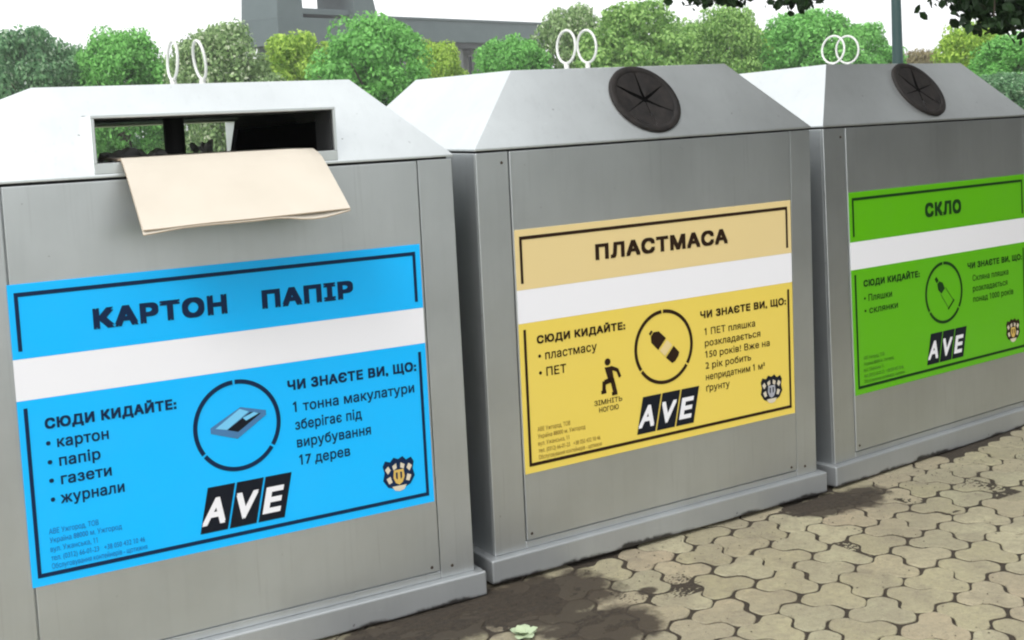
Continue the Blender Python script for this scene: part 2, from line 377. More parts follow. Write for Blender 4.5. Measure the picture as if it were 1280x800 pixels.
# ------------------------------------------------------------------ the containers
W, H, HB, OV, HR, IX, IY, D = 1.5, 1.37901, .09446, .02969, .25768, .2622, .18026, 1.08661
E0 = HB+H                                    # eave height
S0, S1 = .131, 1.389                         # panel between the corner strips
def flat_poly(pts2, y=-.0062):
    bm = bmesh.new()
    for poly in pts2:
        bm.faces.new([bm.verts.new((x, y, z)) for x, z in poly])
    return bm
def face_obj(name, polys, parent, m, y=-.0062):
    bm = flat_poly(polys, y)
    for f in bm.faces:
        f.normal_update()
        if f.normal.y > 0: f.normal_flip()
    me = bpy.data.meshes.new(name); bm.to_mesh(me); bm.free(); return new_obj(name, me, parent, m)
FC = {}
def glyph_loops(s_, gap=1.0):
    """outlines of a line of print as closed polylines, each with its holes"""
    if (s_, gap) in FC: return FC[s_, gap]
    cu = bpy.data.curves.new('lettering', 'FONT'); cu.body = s_; cu.size = 1; cu.resolution_u = 3; cu.fill_mode = 'NONE'; cu.space_character = gap
    o = bpy.data.objects.new('lettering', cu); col.objects.link(o)
    dg = bpy.context.evaluated_depsgraph_get(); me = bpy.data.meshes.new_from_object(o.evaluated_get(dg))
    bpy.data.objects.remove(o); bpy.data.curves.remove(cu)
    nb = {}
    for e in me.edges:
        a, b = e.vertices; nb.setdefault(a, []).append(b); nb.setdefault(b, []).append(a)
    seen = set(); loops = []
    for v0 in range(len(me.vertices)):
        if v0 in seen or v0 not in nb: continue
        lp_ = [v0]; seen.add(v0); c_ = v0
        while True:
            # vertices of one outline are stored in order, so walk upwards first
            nxt = [x for x in sorted(nb[c_]) if x not in seen]
            if not nxt: break
            c_ = c_+1 if c_+1 in nxt else nxt[0]; seen.add(c_); lp_.append(c_)
        pts = [Vector(me.vertices[i].co[:2]) for i in lp_]; q = []
        for p_ in pts:
            if not q or (p_-q[-1]).length > 1e-4: q.append(p_)
        if (q[0]-q[-1]).length < 1e-4: q.pop()
        if len(q) > 2: loops.append(q)
    bpy.data.meshes.remove(me)
    for q in loops[:]:                                    # the font's figure 1 comes as a bare stem: give it its flag
        xs = [p_.x for p_ in q]; ys = [p_.y for p_ in q]
        if len(q) == 4 and abs(max(ys)-.682) < .003 and abs(max(xs)-min(xs)-.098) < .01:
            l_, r_ = min(xs), max(xs); fl = [Vector(t_) for t_ in ((r_, .66), (r_, .728), (r_-.085, .728), (l_-.14, .61), (l_-.14, .52), (l_+.01, .625))]
            loops.append(fl[::-1])
    # group outlines into glyphs, then cut each into trapezoids by winding number
    gl = []
    for q in sorted(loops, key=lambda q: min(p_.x for p_ in q)):
        x0, x1 = min(p_.x for p_ in q), max(p_.x for p_ in q)
        if gl and x0 < gl[-1][0]-1e-3: gl[-1][0] = max(gl[-1][0], x1); gl[-1][1].append(q)
        else: gl.append([x1, [q]])
    traps = []
    for _, qs in gl:
        ed = []
        for q in qs:
            for i in range(len(q)):
                a, b = q[i], q[(i+1) % len(q)]
                if abs(a.y-b.y) > 1e-6: ed.append((a, b, 1) if a.y < b.y else (b, a, -1))
        ysn = {round(e[0].y, 5) for e in ed} | {round(e[1].y, 5) for e in ed}
        for i in range(len(ed)):
            for j in range(i):
                a, b = ed[i], ed[j]
                lo, hi = max(a[0].y, b[0].y), min(a[1].y, b[1].y)
                if hi-lo < 1e-5: continue
                X = lambda e, y: e[0].x+(e[1].x-e[0].x)*(y-e[0].y)/(e[1].y-e[0].y)
                d0, d1 = X(a, lo)-X(b, lo), X(a, hi)-X(b, hi)
                if d0*d1 < 0: ysn.add(round(lo+(hi-lo)*d0/(d0-d1), 5))
        ysn = sorted(ysn)
        for y0, y1 in zip(ysn, ysn[1:]):
            if y1-y0 < 2e-5: continue
            ym = (y0+y1)/2; act = []
            for e in ed:
                if e[0].y < ym < e[1].y:
                    X = lambda y: e[0].x+(e[1].x-e[0].x)*(y-e[0].y)/(e[1].y-e[0].y)
                    act.append((X(ym), X(y0), X(y1), e[2]))
            act.sort(); w_ = 0; st_ = None
            for t_ in act:
                if w_ == 0: st_ = t_
                w_ += t_[3]
                if w_ == 0: traps.append((st_[1], t_[1], st_[2], t_[2], y0, y1))
    xs = [p_.x for q in loops for p_ in q]
    FC[s_, gap] = (traps, min(xs), max(xs)); return FC[s_, gap]
CAP = .73
def text(s_, x0, x1, z, cap, parent, m, bold=0., tx=lambda x: x, y=-.0064, shear=0.):
    """flat print: baseline z, capital height cap, stretched to run from x0 to x1"""
    traps, a, b = glyph_loops(s_, round(1+bold*2.4, 3) if len(s_) > 1 else 1.0); kz = cap/(CAP+2*bold); a -= bold; b += bold; kx = (tx(x1)-tx(x0))/(b-a)
    vs, fs = [], []; shifts = [(0, 0)] if bold == 0 else [(bold, bold), (-bold, bold), (bold, -bold), (-bold, -bold)]+([(0, 0)] if bold > .02 else [])
    for si, (sx_, sy_) in enumerate(shifts):
        yy = y-.00005*si
        for xa, xb, xc, xd, y0, y1 in traps:
            k0 = len(vs)
            for X, Y in ((xa, y0), (xb, y0), (xd, y1), (xc, y1)): vs.append((tx(x0)+(X+sx_-a)*kx+(Y+bold+sy_)*kz*shear, yy, z+(Y+bold+sy_)*kz))
            fs.append((k0, k0+1, k0+2, k0+3))
    me = bpy.data.meshes.new('lettering'); me.from_pydata(vs, [], fs)
    o = new_obj('lettering', me, parent, m); return o
def ring_poly(cx, cz, ro, ri, a0, a1, n=40, sx=1.):
    P_ = []
    for k in range(n):
        t0 = R(a0+(a1-a0)*k/n); t1 = R(a0+(a1-a0)*(k+1)/n)
        P_.append([(cx+sx*ro*math.cos(t0), cz+ro*math.sin(t0)), (cx+sx*ro*math.cos(t1), cz+ro*math.sin(t1)), (cx+sx*ri*math.cos(t1), cz+ri*math.sin(t1)), (cx+sx*ri*math.cos(t0), cz+ri*math.sin(t0))])
    return P_
def disc(cx, cz, r, n=16, sx=1.): return [[(cx+sx*r*math.cos(2*math.pi*k/n), cz+r*math.sin(2*math.pi*k/n)) for k in range(n)]]
def bar(x0, z0, x1, z1, w_):
    d_ = Vector((x1-x0, z1-z0)).normalized()*w_/2; n_ = Vector((-d_.y, d_.x))
    return [(x0-n_.x, z0-n_.y), (x1-n_.x, z1-n_.y), (x1+n_.x, z1+n_.y), (x0+n_.x, z0+n_.y)]

def sticker(root, kind, shift=0., kx=1.):
    tx = lambda x: .135+shift+(x-.135)*kx
    T = lambda polys: [[(tx(x), z) for x, z in p_] for p_ in polys]
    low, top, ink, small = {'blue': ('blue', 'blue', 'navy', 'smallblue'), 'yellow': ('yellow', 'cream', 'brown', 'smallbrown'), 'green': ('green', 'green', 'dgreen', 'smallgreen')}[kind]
    ink, small = M[ink], M[small]
    X0, X1 = .135, 1.388
    bm = bmesh.new(); box(bm, tx(X0), tx(X1), -.0050, -.0030, .356, .876)
    st = from_bm('sticker', bm, root, M[low])
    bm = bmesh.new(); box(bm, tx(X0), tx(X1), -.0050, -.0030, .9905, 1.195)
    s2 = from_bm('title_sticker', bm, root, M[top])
    bm = bmesh.new(); box(bm, tx(X0), tx(X1), -.0048, -.0030, .8765, .990)
    from_bm('white_band', bm, root, M['white'])
    w_ = .0115
    def rect(a, b, c, d_): return [(a, c), (b, c), (b, d_), (a, d_)]
    L_, Rr = .151, 1.370
    face_obj('border_line', T([rect(L_, Rr, 1.172-w_, 1.172), rect(L_, L_+w_*.9, 1.012, 1.1605), rect(Rr-w_*.9, Rr, 1.012, 1.1605)]), s2, ink)
    face_obj('border_line', T([rect(L_, Rr, .380, .380+w_), rect(L_, L_+w_*.9, .3915, .855), rect(Rr-w_*.9, Rr, .3915, .850)]), st, ink)
    y2 = -.0064
    def tt(s, a, b, z, c, mm=ink, bold=0., par=st, shear=0.): return text(s, a, b, z, c, par, mm, bold, tx, y2, shear)
    if kind == 'blue':
        tt('КАРТОН', .355, .742, 1.048, .058, bold=.055, par=s2); tt('ПАПІР', .850, 1.148, 1.048, .056, bold=.055, par=s2)
        tt('СЮДИ КИДАЙТЕ:', .203, .570, .790, .030, bold=.045)
        for s, x1, z in (('• картон', .372, .735), ('• папір', .345, .682), ('• газети', .372, .630), ('• журнали', .404, .577)): tt(s, .202, x1, z, .032, bold=.018)
        tt('ЧИ ЗНАЄТЕ ВИ, ЩО:', .912, 1.350, .791, .031, bold=.042)
        for s, x0, x1, z in (('1 тонна макулатури', .925, 1.338, .723), ('зберігає під', .928, 1.150, .668), ('вирубування', .930, 1.178, .613), ('17 дерев', .934, 1.103, .558)): tt(s, x0, x1, z, .032, bold=.014)
    elif kind == 'yellow':
        tt('ПЛАСТМАСА', .460, 1.066, 1.060, .056, bold=.048, par=s2)
        tt('СЮДИ КИДАЙТЕ:', .203, .577, .800, .028, bold=.045)
        for s, x1, z in (('• пластмасу', .450, .742), ('• ПЕТ', .318, .684)): tt(s, .206, x1, z, .031, bold=.012)
        tt('ЧИ ЗНАЄТЕ ВИ, ЩО:', .922, 1.352, .792, .028, bold=.04)
        for s, x1, z in (('1 ПЕТ пляшка', 1.190, .728), ('розкладається', 1.215, .685), ('150 років! Вже на', 1.262, .642), ('2 рік робить', 1.165, .600), ('непридатним 1 м²', 1.235, .557), ('ґрунту', 1.055, .515)): tt(s, .940, x1, z, .026, bold=.008)
        # figure stamping a bottle flat
        face_obj('pictogram', T(disc(.494, .694, .013) + [[(.480, .676), (.512, .676), (.520, .620), (.496, .622)], bar(.505, .672, .534, .660, .014), bar(.534, .663, .546, .632, .012),
                  bar(.510, .628, .478, .622, .019), bar(.476, .627, .474, .592, .015), bar(.462, .588, .484, .590, .013), bar(.511, .630, .522, .582, .018), bar(.508, .576, .532, .578, .013)]), st, ink)
        tt('ЗІМНІТЬ', .430, .552, .545, .018, bold=.01); tt('НОГОЮ', .450, .535, .518, .018, bold=.01)
    else:
        tt('СКЛО', .630, .890, 1.053, .062, bold=.055, par=s2)
        tt('СЮДИ КИДАЙТЕ:', .206, .580, .800, .028, bold=.045)
        for s, x1, z in (('• Пляшки', .388, .738), ('• склянки', .425, .686)): tt(s, .206, x1, z, .029, bold=.012)
        tt('ЧИ ЗНАЄТЕ ВИ, ЩО:', .925, 1.352, .796, .028, bold=.04)
        for s, x1, z in (('Скляна пляшка', 1.240, .738), ('розкладається', 1.230, .690), ('понад 1000 років', 1.275, .642)): tt(s, .960, x1, z, .028, bold=.008)
    # round picture with three small breaks in its outline
    cx, cz = .748, .712
    rg = []
    for a0, a1 in ((93, 213), (216, 322), (325, 450)): rg += ring_poly(cx, cz, .137, .124, a0, a1, 26, .985)
    pc = face_obj('picture_ring', T(rg), st, ink, y2)
    if kind == 'blue':
        face_obj('paper_stack', T([[(.665, .700), (.745, .672), (.838, .730), (.838, .744), (.760, .765), (.665, .716)]]), st, M['greyblue'], y2)
        face_obj('paper_sheet', T([[(.680, .712), (.715, .704), (.785, .748), (.757, .760)], [(.775, .722), (.815, .738), (.800, .744), (.765, .732)]]), st, M['ltblue'], y2-.0006)
        face_obj('dark_sheet', T([[(.715, .703), (.748, .692), (.822, .737), (.790, .746)]]), st, M['black'], y2-.0003)
    elif kind == 'yellow':
        def bp(pts): # bottle along a diagonal
            ca, sa = math.cos(R(-44)), math.sin(R(-44)); return [(cx+(u*ca-v*sa), cz+.003+(u*sa+v*ca)) for u, v in pts]
        face_obj('bottle_picture', T([bp([(-.086, -.008), (-.076, -.009), (-.076, .009), (-.086, .008)]), bp([(-.072, -.010), (-.055, -.026), (-.012, -.027), (-.012, .027), (-.055, .026), (-.072, .010)]),
                 bp([(.036, -.027), (.073, -.025), (.079, -.012), (.079, .012), (.073, .025), (.036, .027)])]), st, ink, y2)
        face_obj('bottle_label', T([bp([(-.004, -.025), (.028, -.025), (.028, .025), (-.004, .025)])]), st, M['cream'], y2-.0003)
    else:
        def bp(pts):
            ca, sa = math.cos(R(-50)), math.sin(R(-50)); return [(cx+(u*ca-v*sa), cz+(u*sa+v*ca)) for u, v in pts]
        face_obj('bottle_picture', T([bp([(-.092, -.008), (-.068, -.009), (-.068, .009), (-.092, .008)]), bp([(-.062, -.009), (-.04, -.022), (-.010, -.016), (-.010, .016), (-.04, .022), (-.062, .009)]),
                 bp([(.072, -.030), (.080, -.030), (.080, .028), (.072, .030)])]), st, ink, y2)
        face_obj('bottle_outline', T([bp([(-.010, -.024), (.072, -.026), (.072, -.022), (-.010, -.020)]), bp([(-.010, .020), (.072, .022), (.072, .026), (-.010, .024)])]), st, M['smallgreen'], y2)
    # slanted three-letter logo
    lx, lz, lw, lh, sh = .612, .408, .0865, .134, .032
    polys = []
    for k in range(3):
        a = lx+k*(lw+.003); polys.append([(a, lz), (a+lw-.003, lz), (a+lw-.003+sh, lz+lh), (a+sh, lz+lh)])
    lg = face_obj('logo', T(polys), st, M['black'], y2)
    lm = {'blue': M['white'], 'yellow': M['white'], 'green': M['white']}[kind]
    for k, ch in enumerate('AVE'):
        text(ch, lx+k*(lw+.003)+(.006, .010, .014)[k], lx+k*(lw+.003)+lw-(.010, .008, .016)[k], lz+.022, .084, st, lm, .03, tx, y2-.001, .24)
    # small round coat of arms
    ex, ez = 1.266, .472
    if kind != 'blue': ez = .474
    def sc_(pts): return [(ex+x*1.0, ez+z*1.0) for x, z in pts]
    dk = {'blue': M['navy'], 'yellow': M['black'], 'green': M['brown']}[kind]
    face_obj('coat_of_arms', T([sc_([(-.055, .030), (-.046, .046), (-.028, .040), (-.016, .053), (0, .046), (.016, .053), (.028, .040), (.046, .046), (.055, .030), (.050, .008), (.056, -.016), (.040, -.040), (.018, -.048), (-.018, -.048), (-.040, -.040), (-.056, -.016), (-.050, .008)])]), st, dk, y2)
    face_obj('arms_mantle', T([sc_([(-.048, .018), (-.036, .028), (-.028, .014), (-.038, .002)]), sc_([(.048, .018), (.036, .028), (.028, .014), (.038, .002)]), sc_([(-.044, -.012), (-.030, -.006), (-.024, -.026), (-.036, -.030)]), sc_([(.044, -.012), (.030, -.006), (.024, -.026), (.036, -.030)]),
             sc_([(-.026, -.040), (.026, -.040), (.016, -.054), (0, -.058), (-.016, -.054)]), sc_([(-.022, .026), (-.008, .034), (-.006, .018), (-.018, .012)]), sc_([(.022, .026), (.008, .034), (.006, .018), (.018, .012)])]), st, M['crest_cream'], y2-.0003)
    face_obj('arms_shield', T([sc_([(-.017, .012), (.017, .012), (.020, -.012), (.012, -.030), (0, -.037), (-.012, -.030), (-.020, -.012)])]), st, M['gold'] if kind != 'yellow' else M['grey_ink'], y2-.0006)
    face_obj('arms_shield', T([sc_([(-.011, .004), (-.004, .004), (-.005, -.020), (-.011, -.014)]), sc_([(.011, .004), (.004, .004), (.005, -.020), (.011, -.014)])]), st, dk, y2-.0009)
    for s, x1, z in (('АВЕ Ужгород, ТОВ', .325, .497), ('Україна 88000 м. Ужгород', .388, .472), ('вул. Ужанська, 11', .318, .447), ('тел. (0312) 66-01-23   +38 050 432 10 46', .450, .422), ('Обслуговування контейнерів - щотижня', .455, .399)):
        tt(s, .190, x1, z, .0155, small)

def slope_pt(x, t): return Vector((x, IY*t, E0+HR*t))
def roof_shell(kind):
    """sheet-metal roof; the paper container's front and rear slopes are cut for the slots"""
    bm = bmesh.new(); o_ = .004; ez = E0
    V = lambda *a: bm.verts.new(a)
    def q(*p_): bm.faces.new([V(*a) for a in p_])
    yb = D
    tl, tr, bl, br = (IX, IY, ez+HR), (W-IX, IY, ez+HR), (IX, D-IY, ez+HR), (W-IX, D-IY, ez+HR)
    e1, e2, e3, e4 = (-o_, -o_, ez), (W+o_, -o_, ez), (W+o_, D+o_, ez), (-o_, D+o_, ez)
    q(tl, tr, br, bl); q(e1, tl, bl, e4); q(e2, e3, br, tr)
    for (a, b, c, d_, side) in ((e1, e2, tr, tl, 0), (e4, e3, br, bl, 1)):
        if kind != 'slot': q(a, b, c, d_); continue
        sy = lambda t: (-o_+(IY+o_)*t) if side == 0 else (D+o_-(IY+o_)*t)
        pt = lambda x, t: (x, sy(t), ez+HR*t)
        xa, xb, ta, tb = SLX0-.008, SLX1+.008, .10, .66
        lx = lambda t: -o_+(IX+o_)*t; rx = lambda t: W+o_-(IX+o_)*t
        q(pt(lx(0), 0), pt(rx(0), 0), pt(rx(ta), ta), pt(xb, ta), pt(xa, ta), pt(lx(ta), ta))
        q(pt(lx(ta), ta), pt(xa, ta), pt(xa, tb), pt(lx(tb), tb))
        q(pt(xb, ta), pt(rx(ta), ta), pt(rx(tb), tb), pt(xb, tb))
        q(pt(lx(tb), tb), pt(xa, tb), pt(xb, tb), pt(rx(tb), tb), pt(rx(1), 1), pt(lx(1), 1))
    # folded lip along the eave
    for a, b in ((e1, e2), (e2, e3), (e3, e4), (e4, e1)): q((a[0], a[1], ez), (b[0], b[1], ez), (b[0], b[1], ez-.007), (a[0], a[1], ez-.007))
    bmesh.ops.remove_doubles(bm, verts=bm.verts[:], dist=1e-4)
    bmesh.ops.recalc_face_normals(bm, faces=bm.faces[:])
    return bm
SLX0, SLX1, SLZ0, SLZ1 = .392, 1.098, 1.507, 1.631
def slot_hood(side):
    """sheet-metal throat standing out of the slope up to the vertical front plane"""
    bm = bmesh.new(); t_ = .010
    z0, z1 = SLZ0, SLZ1
    fy = -.004
    prof_out = []
    def S(y): return y if side == 0 else D-y
    def bx(x0, x1, y0, y1, a, b):
        ya, yb = sorted((S(y0), S(y1))); box(bm, x0, x1, ya, yb, a, b, .0018, 1)
    ytop = (z1+.010-E0)/HR*IY
    bx(SLX0-t_, SLX1+t_, fy, ytop+.02, z1, z1+.010)                      # top plate
    bx(SLX0-t_, SLX1+t_, fy+.001, .030, E0+.003, z0)                      # sill
    for x0, x1 in ((SLX0-t_, SLX0), (SLX1, SLX1+t_)):                    # triangular cheeks
        for k in range(1):
            pts = [(fy+.0005, z0+.0002), (fy+.0005, z1-.0002), (ytop, z1-.0002), (.03, z0+.0002)]
            vs0 = [bm.verts.new((x0+.0006, S(y), z)) for y, z in pts]; vs1 = [bm.verts.new((x1-.0006, S(y), z)) for y, z in pts]
            bm.faces.new(vs0); bm.faces.new(vs1[::-1])
            for i in range(4): bm.faces.new((vs0[i], vs1[i], vs1[(i+1) % 4], vs0[(i+1) % 4]))
    return bm

def container(loc, rz, tx_, ty_, kind, lab, ring_x, stk, s0, s1):
    root = empty('recycling_container'); root.location = loc
    root.matrix_world = Matrix.Translation(loc) @ Matrix.Rotation(rz, 4, 'Z') @ Matrix.Rotation(tx_, 4, 'X') @ Matrix.Rotation(ty_, 4, 'Y')
    tag(root, lab, 'recycling bin', 'steel recycling containers in a row on the paving')
    # base frame: sheet skirt on feet
    bm = bmesh.new(); box(bm, -OV, W+OV, -OV, D+OV, .011, HB, .006, 3)
    bf = from_bm('base_frame', bm, root, M['base'], False)
    for fx_, fy_ in ((.06, .02), (W-.18, .02), (.06, D-.12), (W-.18, D-.12)):
        zb = -.012-(fy_+.1)*math.tan(max(tx_, 0)); bm = bmesh.new(); box(bm, fx_, fx_+.12, fy_, fy_+.10, zb, .014)
        from_bm('foot', bm, bf, M['dark'])
    # body: hollow tub of four sheets
    b0, b1 = HB+.0005, E0-.0135
    bm = bmesh.new()
    box(bm, 0, .03, .0105, D, b0, b1, .003, 2); box(bm, W-.03, W, .0105, D, b0, b1, .003, 2)
    box(bm, .0302, W-.0302, D-.03, D-.0002, b0, b1); box(bm, .0302, W-.0302, .0105, .03, b0, b1-.002)
    body = from_bm('body', bm, root, M['paint'])
    bm = bmesh.new(); box(bm, .032, W-.032, .032, D-.032, HB+.02, 1.40 if kind == 'slot' else 1.30)
    from_bm('waste_load', bm, body, M['inner'])
    # recessed dark ring added behind the eave gap, standing for its shade
    bm = bmesh.new(); ca_, cb_ = b1-.03, E0+.0005
    box(bm, .012, .016, .014, D-.014, ca_, cb_); box(bm, W-.016, W-.012, .014, D-.014, ca_, cb_)
    box(bm, .0165, W-.0165, .0115, .0155, ca_, cb_); box(bm, .0165, W-.0165, D-.0155, D-.0115, ca_, cb_)
    from_bm('collar', bm, body, M['dark'])
    # front: two corner strips and a panel between them
    bm = bmesh.new(); box(bm, 0, s0-.0035, -.0005, .010, b0, b1, .0035, 3); from_bm('corner_strip', bm, root, M['paint'])
    bm = bmesh.new(); box(bm, s1+.0035, W, -.0005, .010, b0, b1, .0022, 2); from_bm('corner_strip', bm, root, M['paint'])
    bm = bmesh.new(); box(bm, s0, s1, -.0030, .010, b0+.028, b1-.001, .0030, 3); fp = from_bm('front_panel', bm, root, M['paint'])
    bm = bmesh.new(); box(bm, s0-.003, s1+.003, .0006, .0098, b0, b0+.024, .002, 1); from_bm('bottom_rail', bm, root, M['paint'])
    for sx, sz in ((s1+.045, HB+.035), (s1-.03, HB+.045), (s0-.03, E0-.05), (s0+.02, HB+.05)):
        bm = bmesh.new(); bmesh.ops.create_cone(bm, cap_ends=True, segments=12, radius1=.006, radius2=.004, depth=.004, matrix=Matrix.Translation((sx, -.004 if s0 < sx < s1 else -.0015, sz)) @ Matrix.Rotation(R(90), 4, 'X'))
        from_bm('screw', bm, fp, M['screw'])
    # roof
    rf = from_bm('roof', roof_shell(kind), root, M['roof'])
    sol = rf.modifiers.new('sheet', 'SOLIDIFY'); sol.thickness = .004; sol.offset = -1
    bv = rf.modifiers.new('fold', 'BEVEL'); bv.width = .004; bv.segments = 2; bv.limit_method = 'ANGLE'; bv.angle_limit = R(25)
    if kind == 'slot':
        for side in (0, 1): from_bm('slot_hood', slot_hood(side), rf, M['roof'])
        bm = bmesh.new(); tube(bm, [(.752, .53, 1.38), (.752, .53, E0+HR-.006)], .034, 16); from_bm('lifting_column', bm, rf, M['dark'])
        bm = bmesh.new(); box(bm, SLX1+.02, SLX1+.024, .05, D-.05, 1.405, E0+HR*.5); from_bm('inner_baffle', bm, rf, M['void'])  # black sheet painting in the interior's shade right of the slot
        bm = bmesh.new(); yt_ = (SLZ1+.010-E0)/HR*IY+.02
        for xa_ in (SLX1-.0025, SLX0+.0005): box(bm, xa_, xa_+.002, .006, yt_, SLZ0+.001, SLZ1-.001)
        box(bm, SLX0+.003, SLX1-.003, .010, yt_, SLZ1-.003, SLZ1-.0008)
        from_bm('slot_lining', bm, rf, M['dark'])  # dark plates painting in the shade inside the front slot
    else:
        # rubber inlet: raised ring and six flaps
        c = slope_pt(.772, .515); n_ = Vector((0, -HR, IY)).normalized(); u_ = Vector((1, 0, 0)); v_ = n_.cross(u_)
        def P3(r_, a_, hgt): return c+u_*(r_*math.cos(a_))+v_*(r_*math.sin(a_))+n_*hgt
        bm = bmesh.new(); prof = [(.146, -.003), (.147, .010), (.142, .0145), (.124, .0145), (.119, .010), (.119, .002)]; ns = 64
        rings_ = [[bm.verts.new(P3(r_, 2*math.pi*k/ns, h_)) for r_, h_ in prof] for k in range(ns)]
        for k in range(ns):
            A, B = rings_[k], rings_[(k+1) % ns]
            for i in range(len(prof)-1): bm.faces.new((A[i], B[i], B[i+1], A[i+1]))
        rr_ = from_bm('rubber_ring', bm, root, M['rubber'], True)
        bm = bmesh.new(); vs = [bm.verts.new(P3(.121, 2*math.pi*k/ns, .0022)) for k in range(ns)]; bm.faces.new(vs); from_bm('inlet_backing', bm, rr_, M['void'])  # black disc standing for the unlit hollow behind the slits
        nf = 6; off = R(28 if stk == 'yellow' else 12); rq = random.Random(len(lab))
        gw = [rq.choice((.25, .5, 1.0, 1.5)) for _ in range(nf)]
        for k in range(nf):
            a0 = off+2*math.pi*k/nf; a1 = off+2*math.pi*(k+1)/nf; g_ = .17
            bm = bmesh.new(); rows = []; li = rq.uniform(-.006, .004)
            for r_ in (.120, .09, .06, .03, .012):
                ga, gb = (g_*gw[(k+q_) % nf]*(1.2-r_/.12)*.035/max(r_, .01) for q_ in (0, 1))
                h_ = .0095-.010*(1-r_/.12)**1.2+li*(1-r_/.12)
                rows.append([bm.verts.new(P3(r_, a0+ga+(a1-a0-ga-gb)*t/6, max(.0032, h_+.0025*math.sin(math.pi*t/6)))) for t in range(7)])
            for A, B in zip(rows, rows[1:]):
                for t in range(6): bm.faces.new((A[t], A[t+1], B[t+1], B[t]))
            fo = from_bm('rubber_flap', bm, rr_, M['rubber'], True)
    # two lifting rings side by side on the flat of the roof
    for x_, lean in ring_x:
        bm = bmesh.new(); zc = 1.829; r0 = .064; yc = .543
        tube(bm, [(x_+math.sin(R(lean))*(r0*math.sin(2*math.pi*k/36)), yc+r0*math.cos(2*math.pi*k/36), zc+r0*math.sin(2*math.pi*k/36)) for k in range(36)], .0052, 8, True)
        lr = from_bm('lifting_ring', bm, root, M['ring'], True)
        bm = bmesh.new(); tube(bm, [(x_, yc, E0+HR-.002), (x_-math.sin(R(lean))*.058, yc, zc-.064)], .0105, 10); from_bm('ring_stem', bm, lr, M['ring'], True)
    sticker(root, stk, s0+.004-.135+(.001 if stk != 'blue' else -.012), (s1-s0-.006)/1.253 if stk == 'green' else (1.0 if stk == 'yellow' else .987))
    return root
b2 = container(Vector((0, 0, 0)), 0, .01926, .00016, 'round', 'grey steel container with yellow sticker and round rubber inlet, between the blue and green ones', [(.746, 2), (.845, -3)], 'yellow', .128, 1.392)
b1 = container(Vector((-1.60327, -.00912, .00138)), -.0186, -.00254, .00789, 'slot', 'grey steel container with blue sticker and wide slot, cardboard sticking out of it', [(.768, 3), (.858, -7)], 'blue', .137, 1.374)
b3 = container(Vector((1.6268, .02, -.00245)), .09525, -.01201, .01108, 'round', 'grey steel container with green sticker and round rubber inlet under the leaves', [(.775, 4), (.880, -3)], 'green', .137, 1.437)

# ------------------------------------------------------------------ cardboard hanging out of the slot
MB1 = b1.matrix_world.copy()
def sheet(name, off, bulge, parent, edge_drop):
    bm = bmesh.new(); nu, nv = 16, 14; top, bot = [], []
    for j in range(nv+1):
        v = j/nv                                             # 0 inside the slot, 1 outer edge
        s = v*.56-.27                                        # distance past the slot lip
        if s < 0: y, z = -s, 1.5095+.02*(-s)
        else:
            y = -s*.72; z = 1.5125-.73*(s-.03*(1-math.exp(-s/.03)))
        ra, rb = [], []
        for i in range(nu+1):
            u = i/nu
            xl = .466+(.507-.466)*max(0, s)/.27*0+.0*s; xr = 1.050-.005*max(0, s)
            xl, xr = .455, 1.040+.012*max(0, s)/.29
            x = xl+(xr-xl)*u
            sag = -.014*math.sin(math.pi*u)*max(0, s)/.29*0+bulge*math.sin(math.pi*u)*.4
            zz = z+off+sag*max(0, s)*3+(.013*(u-.25))*max(0, s)/.29+noise.noise(Vector((u*3, v*4, off*50)))*.004*max(0, s)/.29
            if s > .0: zz -= .012*max(0, (u-.86)/.14)**2*(1-s/.29)
            if edge_drop: zz -= edge_drop*max(0, s)/.29*(.12+.88*max(0, math.sin(math.pi*(u-.66)/.33)) if u > .66 else (.12+.5*max(0, .16-u)/.16))
            ra.append(bm.verts.new((x, y, zz))); rb.append(bm.verts.new((x, y+.0005, zz-.0030)))
        top.append(ra); bot.append(rb)
    for j in range(nv):
        for i in range(nu):
            bm.faces.new((top[j][i], top[j][i+1], top[j+1][i+1], top[j+1][i])); bm.faces.new((bot[j][i], bot[j+1][i], bot[j+1][i+1], bot[j][i+1]))
    ef = []
    for j in range(nv):
        ef.append(bm.faces.new((top[j][0], top[j+1][0], bot[j+1][0], bot[j][0]))); ef.append(bm.faces.new((top[j][nu], bot[j][nu], bot[j+1][nu], top[j+1][nu])))
    for i in range(nu):
        ef.append(bm.faces.new((top[nv][i], top[nv][i+1], bot[nv][i+1], bot[nv][i]))); ef.append(bm.faces.new((top[0][i], bot[0][i], bot[0][i+1], top[0][i+1])))
    for f in ef: f.material_index = 1
    for f in bm.faces: f.smooth = False
    me = bpy.data.meshes.new(name); bmesh.ops.recalc_face_normals(bm, faces=bm.faces[:]); bm.to_mesh(me); bm.free()
    me.materials.append(M['card']); me.materials.append(M['card_edge']); return new_obj(name, me, parent)
cb = empty('cardboard_box'); cb.matrix_world = MB1
tag(cb, 'flattened brown cardboard box hanging out of the slot above the blue sticker', 'cardboard')
sheet('upper_flap', .0070, .0, cb, 0.); sheet('lower_flap', .0034, 0, cb, .016)
